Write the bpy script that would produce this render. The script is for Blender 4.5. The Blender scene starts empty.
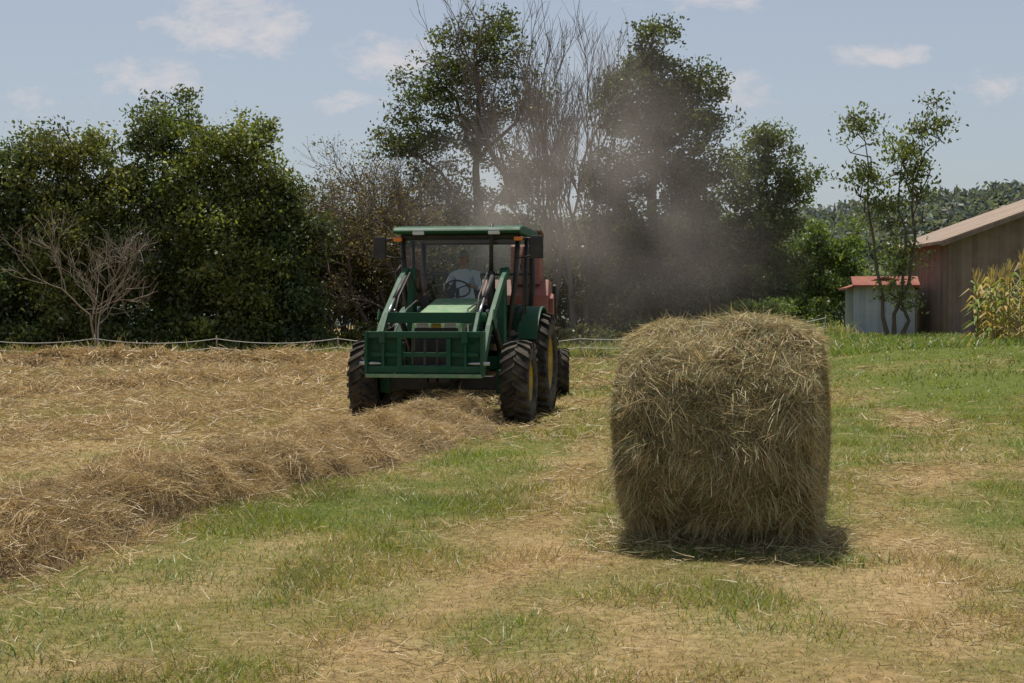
import bpy, bmesh, math, random
import numpy as np
from mathutils import Vector, Matrix
random.seed(5)
rng=np.random.default_rng(7)
scn=bpy.context.scene
scn.view_settings.view_transform='Standard'
scn.view_settings.look='None'
scn.view_settings.exposure=0

# ------------------------------------------------------------ noise
_P=np.random.default_rng(1).random((256,256))
def vn(x,y):
    xi=np.floor(x).astype(int); yi=np.floor(y).astype(int)
    fx=x-xi; fy=y-yi
    u=fx*fx*(3-2*fx); v=fy*fy*(3-2*fy)
    a=_P[xi&255,yi&255]; b=_P[(xi+1)&255,yi&255]; c=_P[xi&255,(yi+1)&255]; d=_P[(xi+1)&255,(yi+1)&255]
    return (a*(1-u)+b*u)*(1-v)+(c*(1-u)+d*u)*v
def fbm(x,y,s,o=3,seed=0):
    x=np.asarray(x,float)/s+seed*17.3; y=np.asarray(y,float)/s+seed*31.7
    r=0;a=1;t=0
    for i in range(o):
        r=r+a*vn(x,y); t+=a; a*=.5; x=x*2.03+5.1; y=y*2.03+9.2
    return r/t
def ss(x,a,b):
    t=np.clip((np.asarray(x,float)-a)/(b-a),0,1); return t*t*(3-2*t)
def terrain(x,y):
    x=np.asarray(x,float); y=np.asarray(y,float)
    return .75*ss(x,2,12)*ss(y,14,38)+.05*(fbm(x,y,3.,2,3)-.5)*ss(y,-5,5)
def polydist(x,y,pts):
    best=np.full(np.shape(x),1e9)
    for (ax,ay),(bx,by) in zip(pts[:-1],pts[1:]):
        dx,dy=bx-ax,by-ay; L=dx*dx+dy*dy
        t=np.clip(((x-ax)*dx+(y-ay)*dy)/L,0,1)
        best=np.minimum(best,np.hypot(x-ax-t*dx,y-ay-t*dy))
    return best
ROW=[(-4.3,4.0),(-3.6,7.6),(-3.2,9.6),(-2.55,11.8),(-1.85,14.6),(-1.25,17.2),(-.90,19.4),(-.75,21.0)]
def rowx(y): return np.interp(y,[p[1] for p in ROW]+[50],[p[0] for p in ROW]+[2.0])
PATH1=[(-1.0,4.5),(-.7,6.2),(-.4,7.4),(.2,9.0),(.5,12),(.9,17)]
PATH2=[(2.2,7.2),(2.7,10.2),(3.3,12.2),(4.3,14.0),(5.3,17),(5.9,21),(5.4,27)]
def green(x,y):
    n=fbm(x,y,2.2,3,1); n2=fbm(x,y,.45,2,2)
    g=.56+ 1.0*(n-.5)+.75*(n2-.5)
    left=ss(rowx(y)-x,-.4,.6)*ss(y,6.5,11.5)
    g=g-.30*left-.10*left*ss(y,18,26)
    near=np.exp(-((x-rowx(y)-1.3)/.9)**2)*ss(y,6,9)*(1-ss(y,14,19))
    g=g+.22*near
    right=ss(x,2.5,8)*ss(y,11,26)
    g=g+.40*right
    g=g+.12*ss(x,1.5,5)-.08*(1-ss(y,5,8))
    g=g+.25*ss(y,46,52)
    d1=polydist(x,y,PATH1); d2=polydist(x,y,PATH2)
    g=g-.40*np.exp(-(d1/.28)**2)-.45*np.exp(-(d2/.42)**2)
    return np.clip(g,0,1)
STRAW=np.array([.460,.350,.190]); GRN=np.array([.140,.195,.045]); SOIL=np.array([.27,.190,.095])

# ------------------------------------------------------------ geometry accumulator
class Geo:
    def __init__(s): s.V=[];s.F=[];s.C=[];s.M=[];s.n=0
    def add(s,V,F,C,m=0):
        V=np.asarray(V,float).reshape(-1,3); F=np.asarray(F,int).reshape(-1,4)
        C=np.asarray(C,float)
        if C.ndim==1: C=np.tile(C,(len(V),1))
        s.V.append(V); s.F.append(F+s.n); s.C.append(C); s.M.append(np.full(len(F),m)); s.n+=len(V)
    def build(s,name,mats,smooth=True,parent=None,loc=None):
        V=np.concatenate(s.V);F=np.concatenate(s.F);C=np.concatenate(s.C);M=np.concatenate(s.M)
        me=bpy.data.meshes.new(name)
        me.vertices.add(len(V)); me.vertices.foreach_set('co',V.astype(np.float32).ravel())
        me.loops.add(F.size); me.loops.foreach_set('vertex_index',F.astype(np.int32).ravel())
        me.polygons.add(len(F)); me.polygons.foreach_set('loop_start',(np.arange(len(F))*4).astype(np.int32))
        for m in mats: me.materials.append(m)
        me.polygons.foreach_set('material_index',M.astype(np.int32))
        me.polygons.foreach_set('use_smooth',np.full(len(F),smooth,dtype=bool))
        a=me.color_attributes.new('col','FLOAT_COLOR','POINT')
        a.data.foreach_set('color',np.concatenate([np.clip(C,0,1),np.ones((len(C),1))],1).astype(np.float32).ravel())
        me.update(calc_edges=True)
        ob=bpy.data.objects.new(name,me); scn.collection.objects.link(ob)
        if parent: ob.parent=parent
        if loc: ob.location=loc
        return ob
def norm(a): return a/np.maximum(np.linalg.norm(a,axis=-1,keepdims=True),1e-9)
def rdir(n): return norm(rng.normal(size=(n,3)))
def ribbons(g,P,D,L,w,B,col,taper=(1,.9,.35),S=None,m=0):
    n=len(P); L=np.broadcast_to(L,(n,))[:,None]; w=np.broadcast_to(w,(n,))[:,None]
    if S is None: S=norm(np.cross(D,rdir(n)))
    rows=[]
    for t,tw in zip((0,.5,1),taper):
        c=P+D*L*t+B*t*t
        rows+= [c-S*w*.5*tw, c+S*w*.5*tw]
    V=np.stack(rows,1).reshape(-1,3)
    b=np.arange(n)[:,None]*6
    F=np.concatenate([b+np.array([0,1,3,2]),b+np.array([2,3,5,4])],0)
    g.add(V,F,np.repeat(col,6,0),m)
def leaves(g,c,size,col,m=0,asp=.5,droop=None):
    n=len(c); a=rdir(n)
    if droop is not None: a=norm(a+np.array([0,0,-droop]))
    b=norm(np.cross(a,rdir(n)))
    s=np.broadcast_to(size,(n,))[:,None]
    V=np.stack([c-a*s,c+b*s*asp,c+a*s,c-b*s*asp],1).reshape(-1,3)
    F=np.arange(n)[:,None]*4+np.arange(4)
    g.add(V,F,np.repeat(col,4,0),m)
def tube(g,pts,rad,col,k=5,m=0):
    pts=np.asarray(pts,float); n=len(pts); T=np.gradient(pts,axis=0); T=norm(T)
    ref=np.array([0,0,1.]) if abs(T[0,2])<.8 else np.array([1.,0,0])
    A=norm(np.cross(T,ref)); B=np.cross(T,A)
    an=np.arange(k)/k*2*np.pi
    rad=np.broadcast_to(rad,(n,))
    V=pts[:,None,:]+rad[:,None,None]*(A[:,None,:]*np.cos(an)[None,:,None]+B[:,None,:]*np.sin(an)[None,:,None])
    i=np.arange(n-1)[:,None]*k; j=np.arange(k)[None,:]; j2=(j+1)%k
    F=np.stack([i+j,i+j2,i+k+j2,i+k+j],-1).reshape(-1,4)
    g.add(V.reshape(-1,3),F,col,m)

# ------------------------------------------------------------ materials
def newmat(name):
    m=bpy.data.materials.new(name); m.use_nodes=True; nt=m.node_tree; nt.nodes.clear()
    out=nt.nodes.new('ShaderNodeOutputMaterial'); return m,nt,out
def N(nt,t,**kw):
    n=nt.nodes.new(t)
    for k,v in kw.items(): setattr(n,k,v)
    return n
def veg(name,tr=.35,rough=.65,tint=(1.25,1.25,.6)):
    m,nt,out=newmat(name)
    at=N(nt,'ShaderNodeAttribute',attribute_name='col')
    p=N(nt,'ShaderNodeBsdfPrincipled') if tr<=0 else N(nt,'ShaderNodeBsdfDiffuse')
    if tr<=0: p.inputs['Roughness'].default_value=rough; p.inputs['Specular IOR Level'].default_value=.15
    nt.links.new(at.outputs['Color'],p.inputs[0])
    if tr>0:
        v2=N(nt,'ShaderNodeVectorMath',operation='MULTIPLY'); v2.inputs[1].default_value=tint
        nt.links.new(at.outputs['Color'],v2.inputs[0])
        t=N(nt,'ShaderNodeBsdfTranslucent'); nt.links.new(v2.outputs[0],t.inputs['Color'])
        mx=N(nt,'ShaderNodeMixShader'); mx.inputs[0].default_value=tr
        nt.links.new(p.outputs[0],mx.inputs[1]); nt.links.new(t.outputs[0],mx.inputs[2])
        g_=N(nt,'ShaderNodeBsdfGlossy'); g_.inputs['Roughness'].default_value=.45; g_.inputs['Color'].default_value=(.8,.8,.8,1)
        m2=N(nt,'ShaderNodeMixShader'); m2.inputs[0].default_value=.04
        nt.links.new(mx.outputs[0],m2.inputs[1]); nt.links.new(g_.outputs[0],m2.inputs[2]); nt.links.new(m2.outputs[0],out.inputs[0])
    else: nt.links.new(p.outputs[0],out.inputs[0])
    return m
def paint(name,c1,c2,rough=.4,metal=0,scale=4,bump=0,spec=.5,detail=5,thr=(.35,.75)):
    m,nt,out=newmat(name)
    tc=N(nt,'ShaderNodeTexCoord'); no=N(nt,'ShaderNodeTexNoise'); no.inputs['Scale'].default_value=scale; no.inputs['Detail'].default_value=detail
    nt.links.new(tc.outputs['Object'],no.inputs['Vector'])
    cr=N(nt,'ShaderNodeValToRGB'); cr.color_ramp.elements[0].position=thr[0]; cr.color_ramp.elements[1].position=thr[1]
    cr.color_ramp.elements[0].color=(*c1,1); cr.color_ramp.elements[1].color=(*c2,1)
    nt.links.new(no.outputs['Fac'],cr.inputs[0])
    p=N(nt,'ShaderNodeBsdfPrincipled'); p.inputs['Metallic'].default_value=metal; p.inputs['Specular IOR Level'].default_value=spec
    nt.links.new(cr.outputs[0],p.inputs['Base Color'])
    mr=N(nt,'ShaderNodeMapRange'); mr.inputs['To Min'].default_value=rough; mr.inputs['To Max'].default_value=min(1,rough+.3)
    nt.links.new(no.outputs['Fac'],mr.inputs[0]); nt.links.new(mr.outputs[0],p.inputs['Roughness'])
    if bump:
        b=N(nt,'ShaderNodeBump'); b.inputs['Strength'].default_value=bump; b.inputs['Distance'].default_value=.02
        n2=N(nt,'ShaderNodeTexNoise'); n2.inputs['Scale'].default_value=scale*8
        nt.links.new(tc.outputs['Object'],n2.inputs['Vector']); nt.links.new(n2.outputs['Fac'],b.inputs['Height']); nt.links.new(b.outputs[0],p.inputs['Normal'])
    nt.links.new(p.outputs[0],out.inputs[0]); return m
M_leaf=veg('leaf',.42); M_bark=veg('bark',0,.9); M_grass=veg('grass_blade',.40); M_hay=veg('hay_strand',.25,.7,(1.1,1,.8))
M_core=veg('hay_core',0,.95)
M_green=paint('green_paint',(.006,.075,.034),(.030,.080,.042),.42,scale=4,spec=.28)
M_lgreen=paint('worn_sheen_green',(.10,.24,.12),(.26,.31,.18),.55,scale=9)  # pale green: worn lip, and sun sheen coloured into the hood
M_black=paint('black_plastic',(.012,.012,.012),(.05,.045,.04),.45,scale=5)
M_tire=paint('tire_rubber',(.018,.017,.016),(.12,.10,.075),.75,scale=6,spec=.3)
M_yellow=paint('yellow_rim',(.50,.33,.02),(.34,.24,.09),.5,scale=5)
M_red=paint('red_paint',(.20,.040,.026),(.26,.13,.10),.5,scale=2.5)
M_rust=paint('rust',(.12,.06,.04),(.22,.12,.08),.8,scale=6)
M_chrome=paint('steel',(.5,.5,.5),(.35,.35,.35),.2,metal=1)
M_amber=paint('amber_lens',(.8,.22,.02),(.7,.2,.02),.2)
M_lamp=paint('lamp_lens',(.6,.6,.62),(.5,.5,.5),.1)
M_seat=paint('seat_vinyl',(.03,.03,.03),(.05,.05,.05),.6)
M_skin=paint('skin',(.42,.24,.17),(.36,.19,.13),.55)
M_shirt=paint('shirt',(.64,.70,.78),(.54,.60,.68),.85,scale=6,bump=.3)
M_jeans=paint('jeans',(.05,.07,.13),(.08,.11,.17),.9,scale=8)
M_cap=paint('cap_cloth',(.40,.43,.46),(.3,.32,.35),.85)
M_hair=paint('hair',(.05,.035,.025),(.08,.05,.03),.8)
m,nt,out=newmat('cab_glass')
t=N(nt,'ShaderNodeBsdfTransparent'); t.inputs[0].default_value=(.88,.92,.91,1)
gl=N(nt,'ShaderNodeBsdfGlossy'); gl.inputs['Roughness'].default_value=.04
fr=N(nt,'ShaderNodeFresnel'); fr.inputs[0].default_value=1.45
mx=N(nt,'ShaderNodeMixShader'); nt.links.new(fr.outputs[0],mx.inputs[0]); nt.links.new(t.outputs[0],mx.inputs[1]); nt.links.new(gl.outputs[0],mx.inputs[2]); nt.links.new(mx.outputs[0],out.inputs[0])
M_glass=m

# ------------------------------------------------------------ camera / light / world
cam=bpy.data.objects.new('camera',bpy.data.cameras.new('camera')); scn.collection.objects.link(cam)
cam.data.lens=50; cam.data.sensor_width=36; cam.data.clip_end=6000; cam.data.clip_start=.1
cam.location=(0,0,1.54); cam.rotation_euler=(math.radians(90-1.07),0,0); scn.camera=cam
sd=Vector((-.06,.25,.94)).normalized()
sun=bpy.data.objects.new('sun',bpy.data.lights.new('sun','SUN')); scn.collection.objects.link(sun)
sun.data.energy=5.0; sun.data.angle=math.radians(.53); sun.data.color=(1,.93,.82)
sun.rotation_euler=sd.to_track_quat('Z','Y').to_euler(); sun.location=(0,0,30)
w=bpy.data.worlds.new('World'); scn.world=w; w.use_nodes=True; nt=w.node_tree; nt.nodes.clear()
out=N(nt,'ShaderNodeOutputWorld'); bg=N(nt,'ShaderNodeBackground'); bg.inputs[1].default_value=.103
sky=N(nt,'ShaderNodeTexSky'); sky.sky_type='NISHITA'; sky.sun_disc=False
sky.sun_elevation=math.asin(sd.z); sky.sun_rotation=math.atan2(sd.x,sd.y); sky.air_density=1.0; sky.dust_density=1.5; sky.ozone_density=2.0
hs=N(nt,'ShaderNodeHueSaturation'); hs.inputs['Saturation'].default_value=.72; nt.links.new(sky.outputs[0],hs.inputs['Color'])
tc=N(nt,'ShaderNodeTexCoord'); sp=N(nt,'ShaderNodeSeparateXYZ'); nt.links.new(tc.outputs['Generated'],sp.inputs[0])
def M(op,a,b=None,c=None,clamp=False):
    n=N(nt,'ShaderNodeMath',operation=op); n.use_clamp=clamp
    for i,v in enumerate((a,b,c)):
        if v is None: continue
        if isinstance(v,(int,float)): n.inputs[i].default_value=v
        else: nt.links.new(v,n.inputs[i])
    return n.outputs[0]
ymax=M('MAXIMUM',sp.outputs['Y'],.02)
U=M('DIVIDE',sp.outputs['X'],ymax); Vv=M('DIVIDE',sp.outputs['Z'],ymax)
cmb=N(nt,'ShaderNodeCombineXYZ'); nt.links.new(U,cmb.inputs[0]); nt.links.new(M('MULTIPLY',Vv,1.9),cmb.inputs[1])
no=N(nt,'ShaderNodeTexNoise'); no.inputs['Scale'].default_value=34; no.inputs['Detail'].default_value=9; no.inputs['Roughness'].default_value=.68; no.inputs['Distortion'].default_value=.3
nt.links.new(cmb.outputs[0],no.inputs['Vector'])
CL=[(-.200,.204,.055,.020,1),(-.172,.189,.022,.010,.9),(-.252,.166,.040,.014,.9),(-.083,.180,.034,.018,.95),(-.118,.149,.028,.008,.95),
    (.258,.182,.038,.008,1),(.135,.222,.050,.010,.8),(.156,.158,.026,.016,.8),(-.345,.150,.05,.012,.6),(.335,.158,.045,.014,.6),(.55,.18,.08,.02,1),(-.55,.2,.08,.03,1),(.02,.26,.1,.02,.8)]
tot=None
for (cu,cv,ru,rv,a) in CL:
    du=M('DIVIDE',M('SUBTRACT',U,cu),ru*1.6); dv=M('DIVIDE',M('SUBTRACT',Vv,cv),rv*1.6)
    q=M('ADD',M('MULTIPLY',du,du),M('MULTIPLY',dv,dv))
    e=M('MULTIPLY',M('SUBTRACT',1.0,q,clamp=True),a)
    tot=e if tot is None else M('MAXIMUM',tot,e)
cl=M('MULTIPLY',M('SUBTRACT',M('ADD',M('MULTIPLY',tot,.42),no.outputs['Fac']),.70),3.4,clamp=True)
front=M('GREATER_THAN',sp.outputs['Y'],.1)
cl=M('MULTIPLY',M('MULTIPLY',cl,front),M('MULTIPLY',tot,1.8,clamp=True))
hz=N(nt,'ShaderNodeMixRGB'); hz.inputs[0].default_value=.28; hz.inputs[2].default_value=(4.4,4.7,5.1,1); nt.links.new(hs.outputs[0],hz.inputs[1])
mixc=N(nt,'ShaderNodeMixRGB'); mixc.inputs[2].default_value=(6.5,6.2,6.3,1)
nt.links.new(M('MULTIPLY',cl,.8),mixc.inputs[0]); nt.links.new(hz.outputs[0],mixc.inputs[1])
nt.links.new(mixc.outputs[0],bg.inputs[0]); nt.links.new(bg.outputs[0],out.inputs[0])

# ------------------------------------------------------------ ground
def axis(lo,hi,fine,far):
    a=list(np.arange(lo,hi+1e-6,fine)); s=fine; v=hi
    while v<far: s*=1.25; v+=s; a.append(v)
    s=fine; v=lo
    while v>-far: s*=1.25; v-=s; a.insert(0,v)
    return np.array(a)
xs=axis(-14,14,.14,3000); ys=axis(4,34,.14,3000)
X,Y=np.meshgrid(xs,ys); Z=terrain(X,Y)
G=green(X,Y)
C=SOIL[None,None]*(1-G[...,None])*1.1+(np.array([.115,.140,.042]))[None,None]*G[...,None]
pal=fbm(X,Y,.8,3,9)[...,None]
C=C*(1-.55*ss(pal,.40,.7)*(1-G[...,None]))+STRAW*.85*(.55*ss(pal,.40,.7)*(1-G[...,None]))
ny,nx=X.shape
i=np.arange(ny-1)[:,None]*nx; j=np.arange(nx-1)[None,:]
F=np.stack([i+j,i+j+1,i+nx+j+1,i+nx+j],-1).reshape(-1,4)
g=Geo(); g.add(np.stack([X,Y,Z],-1).reshape(-1,3),F,C.reshape(-1,3))
m,nt,out=newmat('field_soil')
at=N(nt,'ShaderNodeAttribute',attribute_name='col'); tc=N(nt,'ShaderNodeTexCoord')
n1=N(nt,'ShaderNodeTexNoise'); n1.inputs['Scale'].default_value=14; n1.inputs['Detail'].default_value=6; n1.inputs['Roughness'].default_value=.7
nt.links.new(tc.outputs['Object'],n1.inputs['Vector'])
mr=N(nt,'ShaderNodeMapRange'); mr.inputs['From Min'].default_value=.3; mr.inputs['From Max'].default_value=.7; mr.inputs['To Min'].default_value=.55; mr.inputs['To Max'].default_value=1.35
nt.links.new(n1.outputs['Fac'],mr.inputs[0]); vm=N(nt,'ShaderNodeVectorMath',operation='SCALE'); nt.links.new(at.outputs['Color'],vm.inputs[0]); nt.links.new(mr.outputs[0],vm.inputs['Scale'])
p=N(nt,'ShaderNodeBsdfDiffuse'); nt.links.new(vm.outputs[0],p.inputs[0])
b=N(nt,'ShaderNodeBump'); b.inputs['Strength'].default_value=.7; b.inputs['Distance'].default_value=.05; nt.links.new(n1.outputs['Fac'],b.inputs['Height']); nt.links.new(b.outputs[0],p.inputs['Normal']); nt.links.new(p.outputs[0],out.inputs[0])
g.build('ground',[m])

# grass
g=Geo()
def grass_zone(x0,x1,y0,y1,n,hgt,wd,lean=.45):
    x=rng.uniform(x0,x1,n); y=rng.uniform(y0,y1,n)
    keep=np.abs(x)<y*.42+1.2; x=x[keep]; y=y[keep]; n=len(x)
    gr=green(x,y)
    keep=rng.random(n)<(.45+.55*gr+.25*fbm(x,y,.25,1,4)); x=x[keep];y=y[keep];gr=gr[keep]; n=len(x)
    z=terrain(x,y)-.01
    isg=rng.random(n)<gr*1.1
    tall=ss(fbm(x,y,.6,2,6),.45,.75)
    h=hgt*rng.uniform(.35,1.1,n)*(.55+1.0*tall)*np.where(isg,1.0,.85)
    a=rng.uniform(0,2*np.pi,n); D=norm(np.stack([np.cos(a)*lean,np.sin(a)*lean,np.ones(n)],1)*np.stack([rng.uniform(.3,2.2,n)]*2+[np.ones(n)],1))
    B=np.stack([np.cos(a),np.sin(a),np.full(n,-.35)],1)*(h*rng.uniform(.1,.6,n))[:,None]
    s=rng.uniform(0,2*np.pi,n); S=np.stack([np.cos(s),np.sin(s),np.zeros(n)],1)
    r=rng.random((n,1)); tone=(.65+.7*fbm(x,y,1.3,2,8))[:,None]
    col=np.where(isg[:,None],(GRN*(.65+.7*r)+np.array([.09,.045,0])*rng.random((n,1)))*tone,STRAW*(.45+.75*r))
    ribbons(g,np.stack([x,y,z],1),D,h,wd*rng.uniform(.6,1.3,n),B,col,(1,.8,.12),S)
grass_zone(-5,5,4.8,9,135000,.080,.0056)
grass_zone(-7,7,9,14,125000,.080,.0070)
grass_zone(-11,11,14,24,110000,.09,.012)
grass_zone(-22,22,24,54,105000,.12,.026)
def tufts(pts,n,h,spread,wd=.009,dry=.15):
    pts=np.array(pts); k=n*len(pts); c=np.repeat(pts,n,0)
    x=c[:,0]+rng.normal(0,spread,k); y=c[:,1]+rng.normal(0,spread,k); z=terrain(x,y)-.01
    a=rng.uniform(0,6.28,k); l=rng.uniform(.1,.8,k); hs_=np.repeat(rng.uniform(.5,1.2,len(pts)),n)
    D=norm(np.stack([np.cos(a)*l,np.sin(a)*l,np.ones(k)],1)); hh=h*hs_*rng.uniform(.4,1.1,k)
    B=np.stack([np.cos(a),np.sin(a),np.full(k,-.5)],1)*(hh*rng.uniform(.1,.6,k))[:,None]
    r=rng.random((k,1)); col=np.where(rng.random((k,1))>dry,GRN*(.75+.6*r),STRAW*(.6+.5*r))
    S=norm(np.cross(D,np.array([0,0,1.])+.3*rdir(k)))
    ribbons(g,np.stack([x,y,z],1),D,hh,wd,B,col,(1,.8,.1),S)
T=[]
for k in range(700):
    y=rng.uniform(5.3,20); x=rng.uniform(-.42*y,.42*y)
    if green(np.array([x]),np.array([y]))[0]>.52: T.append((x,y))
tufts(T,42,.12,.12,.0065,.2)
tufts([(1.42+dx,9.02-dx*.27+rng.normal(0,.06)) for dx in np.linspace(-.9,.95,18)],45,.13,.08,.007,.25)
vx=rng.uniform(6,24,420); vy=rng.uniform(36,50,420); tufts(list(zip(vx,vy)),50,.32,.45,.035,.1)
vx=rng.uniform(-24,12,420); vy=rng.uniform(50,53,420); tufts(list(zip(vx,vy)),45,.7,.3,.04,.35)
g.build('grass',[M_grass])

# loose dry clippings
g=Geo()
def clip(x,y,zoff,n,L,wd,bright=1.):
    a=rng.uniform(0,6.28,n); D=norm(np.stack([np.cos(a),np.sin(a),rng.normal(.05,.18,n)],1))
    B=rdir(n)*(L*.2)
    r=rng.random((n,1)); col=(STRAW*(.55+.7*r)+np.array([.0,.02,0])*rng.random((n,1)))*bright
    l=L*rng.uniform(.4,1.4,n)
    ribbons(g,np.stack([x,y,terrain(x,y)+zoff],1),D,l,wd,B,col)
for (y0,y1,n,L,wd) in ((4.8,10,30000,.09,.004),(10,17,40000,.12,.006),(17,30,36000,.2,.012),(30,52,30000,.35,.026)):
    x=rng.uniform(-26,26,n*6); y=rng.uniform(y0,y1,n*6); k=np.abs(x)<y*.42+1.2; x=x[k];y=y[k]
    dens=(1-green(x,y))**1.8*(.12+1.1*ss(fbm(x,y,.6,3,12),.35,.7))*(1+1.0*ss(rowx(y)-x,-.5,.5)*ss(y,9,14)); k=rng.random(len(x))<dens*.8; x=x[k][:n];y=y[k][:n]
    clip(x,y,rng.uniform(.01,.06,len(x)),len(x),L,wd)
g.build('cut_hay',[M_hay])

# windrows : smooth spine, rounded cross-section, heaps from isotropic noise laid in world space
def windrow(name,pts,width,height,ns,L,wd,seed,step=.06,cell=.55):
    g=Geo(); pts=np.array(pts,float); seg=np.hypot(*np.diff(pts,axis=0).T); cum=np.r_[0,np.cumsum(seg)]; tot=cum[-1]
    def surf(u,v):
        s=u*tot; cx=np.interp(s,cum,pts[:,0]); cy=np.interp(s,cum,pts[:,1])
        e=1.2; dx=np.interp(s+e,cum,pts[:,0])-np.interp(s-e,cum,pts[:,0]); dy=np.interp(s+e,cum,pts[:,1])-np.interp(s-e,cum,pts[:,1])
        l=np.hypot(dx,dy)+1e-9; nx_,ny_=dy/l,-dx/l
        x=cx+nx_*v*width*1.25; y=cy+ny_*v*width*1.25
        edge=.72+.5*(fbm(x,y,cell*1.3,2,seed)-.5)*2      # ragged outline
        env=np.clip(1-(v/np.clip(edge,.3,1))**2,0,1)**.65*np.clip(np.minimum(u,1-u)*tot/.6,0,1)**.5
        heap=ss(fbm(x,y,cell*1.5,2,seed+1),.15,.85); lump=fbm(x,y,cell*.5,3,seed+2)
        z=height*env*(.42+.60*heap+.55*(lump-.5))
        return x,y,np.maximum(z,0)
    nu=int(tot/step); nv=34
    u,v=np.meshgrid(np.linspace(0,1,nu),np.linspace(-1,1,nv),indexing='ij')
    x,y,z=surf(u,v); zz=terrain(x,y)+z-.025
    i=np.arange(nu-1)[:,None]*nv; j=np.arange(nv-1)[None,:]
    F=np.stack([i+j,i+nv+j,i+nv+j+1,i+j+1],-1).reshape(-1,4)
    g.add(np.stack([x,y,zz],-1).reshape(-1,3),F,np.array([.21,.15,.08]),1)
    u=rng.random(ns*2); v=np.clip(rng.normal(0,.5,ns*2),-1,1); x,y,z=surf(u,v)
    keep=rng.random(len(u))<np.where(z>.02,.62,.16); x=x[keep];y=y[keep];z=z[keep]; n=len(x)
    a=rng.uniform(0,6.28,n); D=norm(np.stack([np.cos(a),np.sin(a),rng.normal(.12,.42,n)],1)); B=rdir(n)*L*.45; B[:,2]-=L*.15
    tone=fbm(x,y,.3,2,seed+5)[:,None]
    r=rng.random((n,1)); col=(STRAW*(.6+.8*r)*(.7+.6*tone))+np.array([0,.02,0])*(r>.8)
    P=np.stack([x,y,terrain(x,y)+z+rng.normal(.005,.025,n)],1)
    ribbons(g,P-D*L*.4,D,L*rng.uniform(.4,1.4,n),wd*rng.uniform(.6,1.3,n),B,col)
    nl=ns//110; u=rng.random(nl); v=rng.normal(0,.38,nl); x,y,z=surf(u,v)
    for k in range(nl):
        q=int(rng.integers(12,46)); d0=norm(rng.normal(size=3)*np.array([1,1,.35])); c0=np.array([x[k],y[k],float(terrain(x[k],y[k]))+z[k]+.02]); sp_=rng.uniform(.03,.09)
        D=norm(d0+rdir(q)*.45); ribbons(g,c0+rng.normal(0,sp_,(q,3))*np.array([1,1,.45])*L/.15,D,L*rng.uniform(.5,1.6,q),wd,rdir(q)*L*.5+np.array([0,0,-L*.35]),STRAW*(.7+.65*rng.random((q,1))))
    g.build(name,[M_hay,M_core])
windrow('hay_windrow',ROW,.74,.40,105000,.15,.005,21)
windrow('hay_windrow',[(-17,41),(-13,42.5),(-9,43),(-6,44),(-4.2,46)],1.3,.50,11000,.4,.028,33,.2,1.2)
windrow('hay_windrow',[(-12,24),(-9,28),(-6.5,33),(-4,38)],1.2,.24,14000,.3,.017,41,.15,1.0)
windrow('hay_windrow',[(-8,13.5),(-6.6,17),(-5.2,21),(-4,26)],.8,.12,14000,.2,.010,47,.1,.7)

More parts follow.
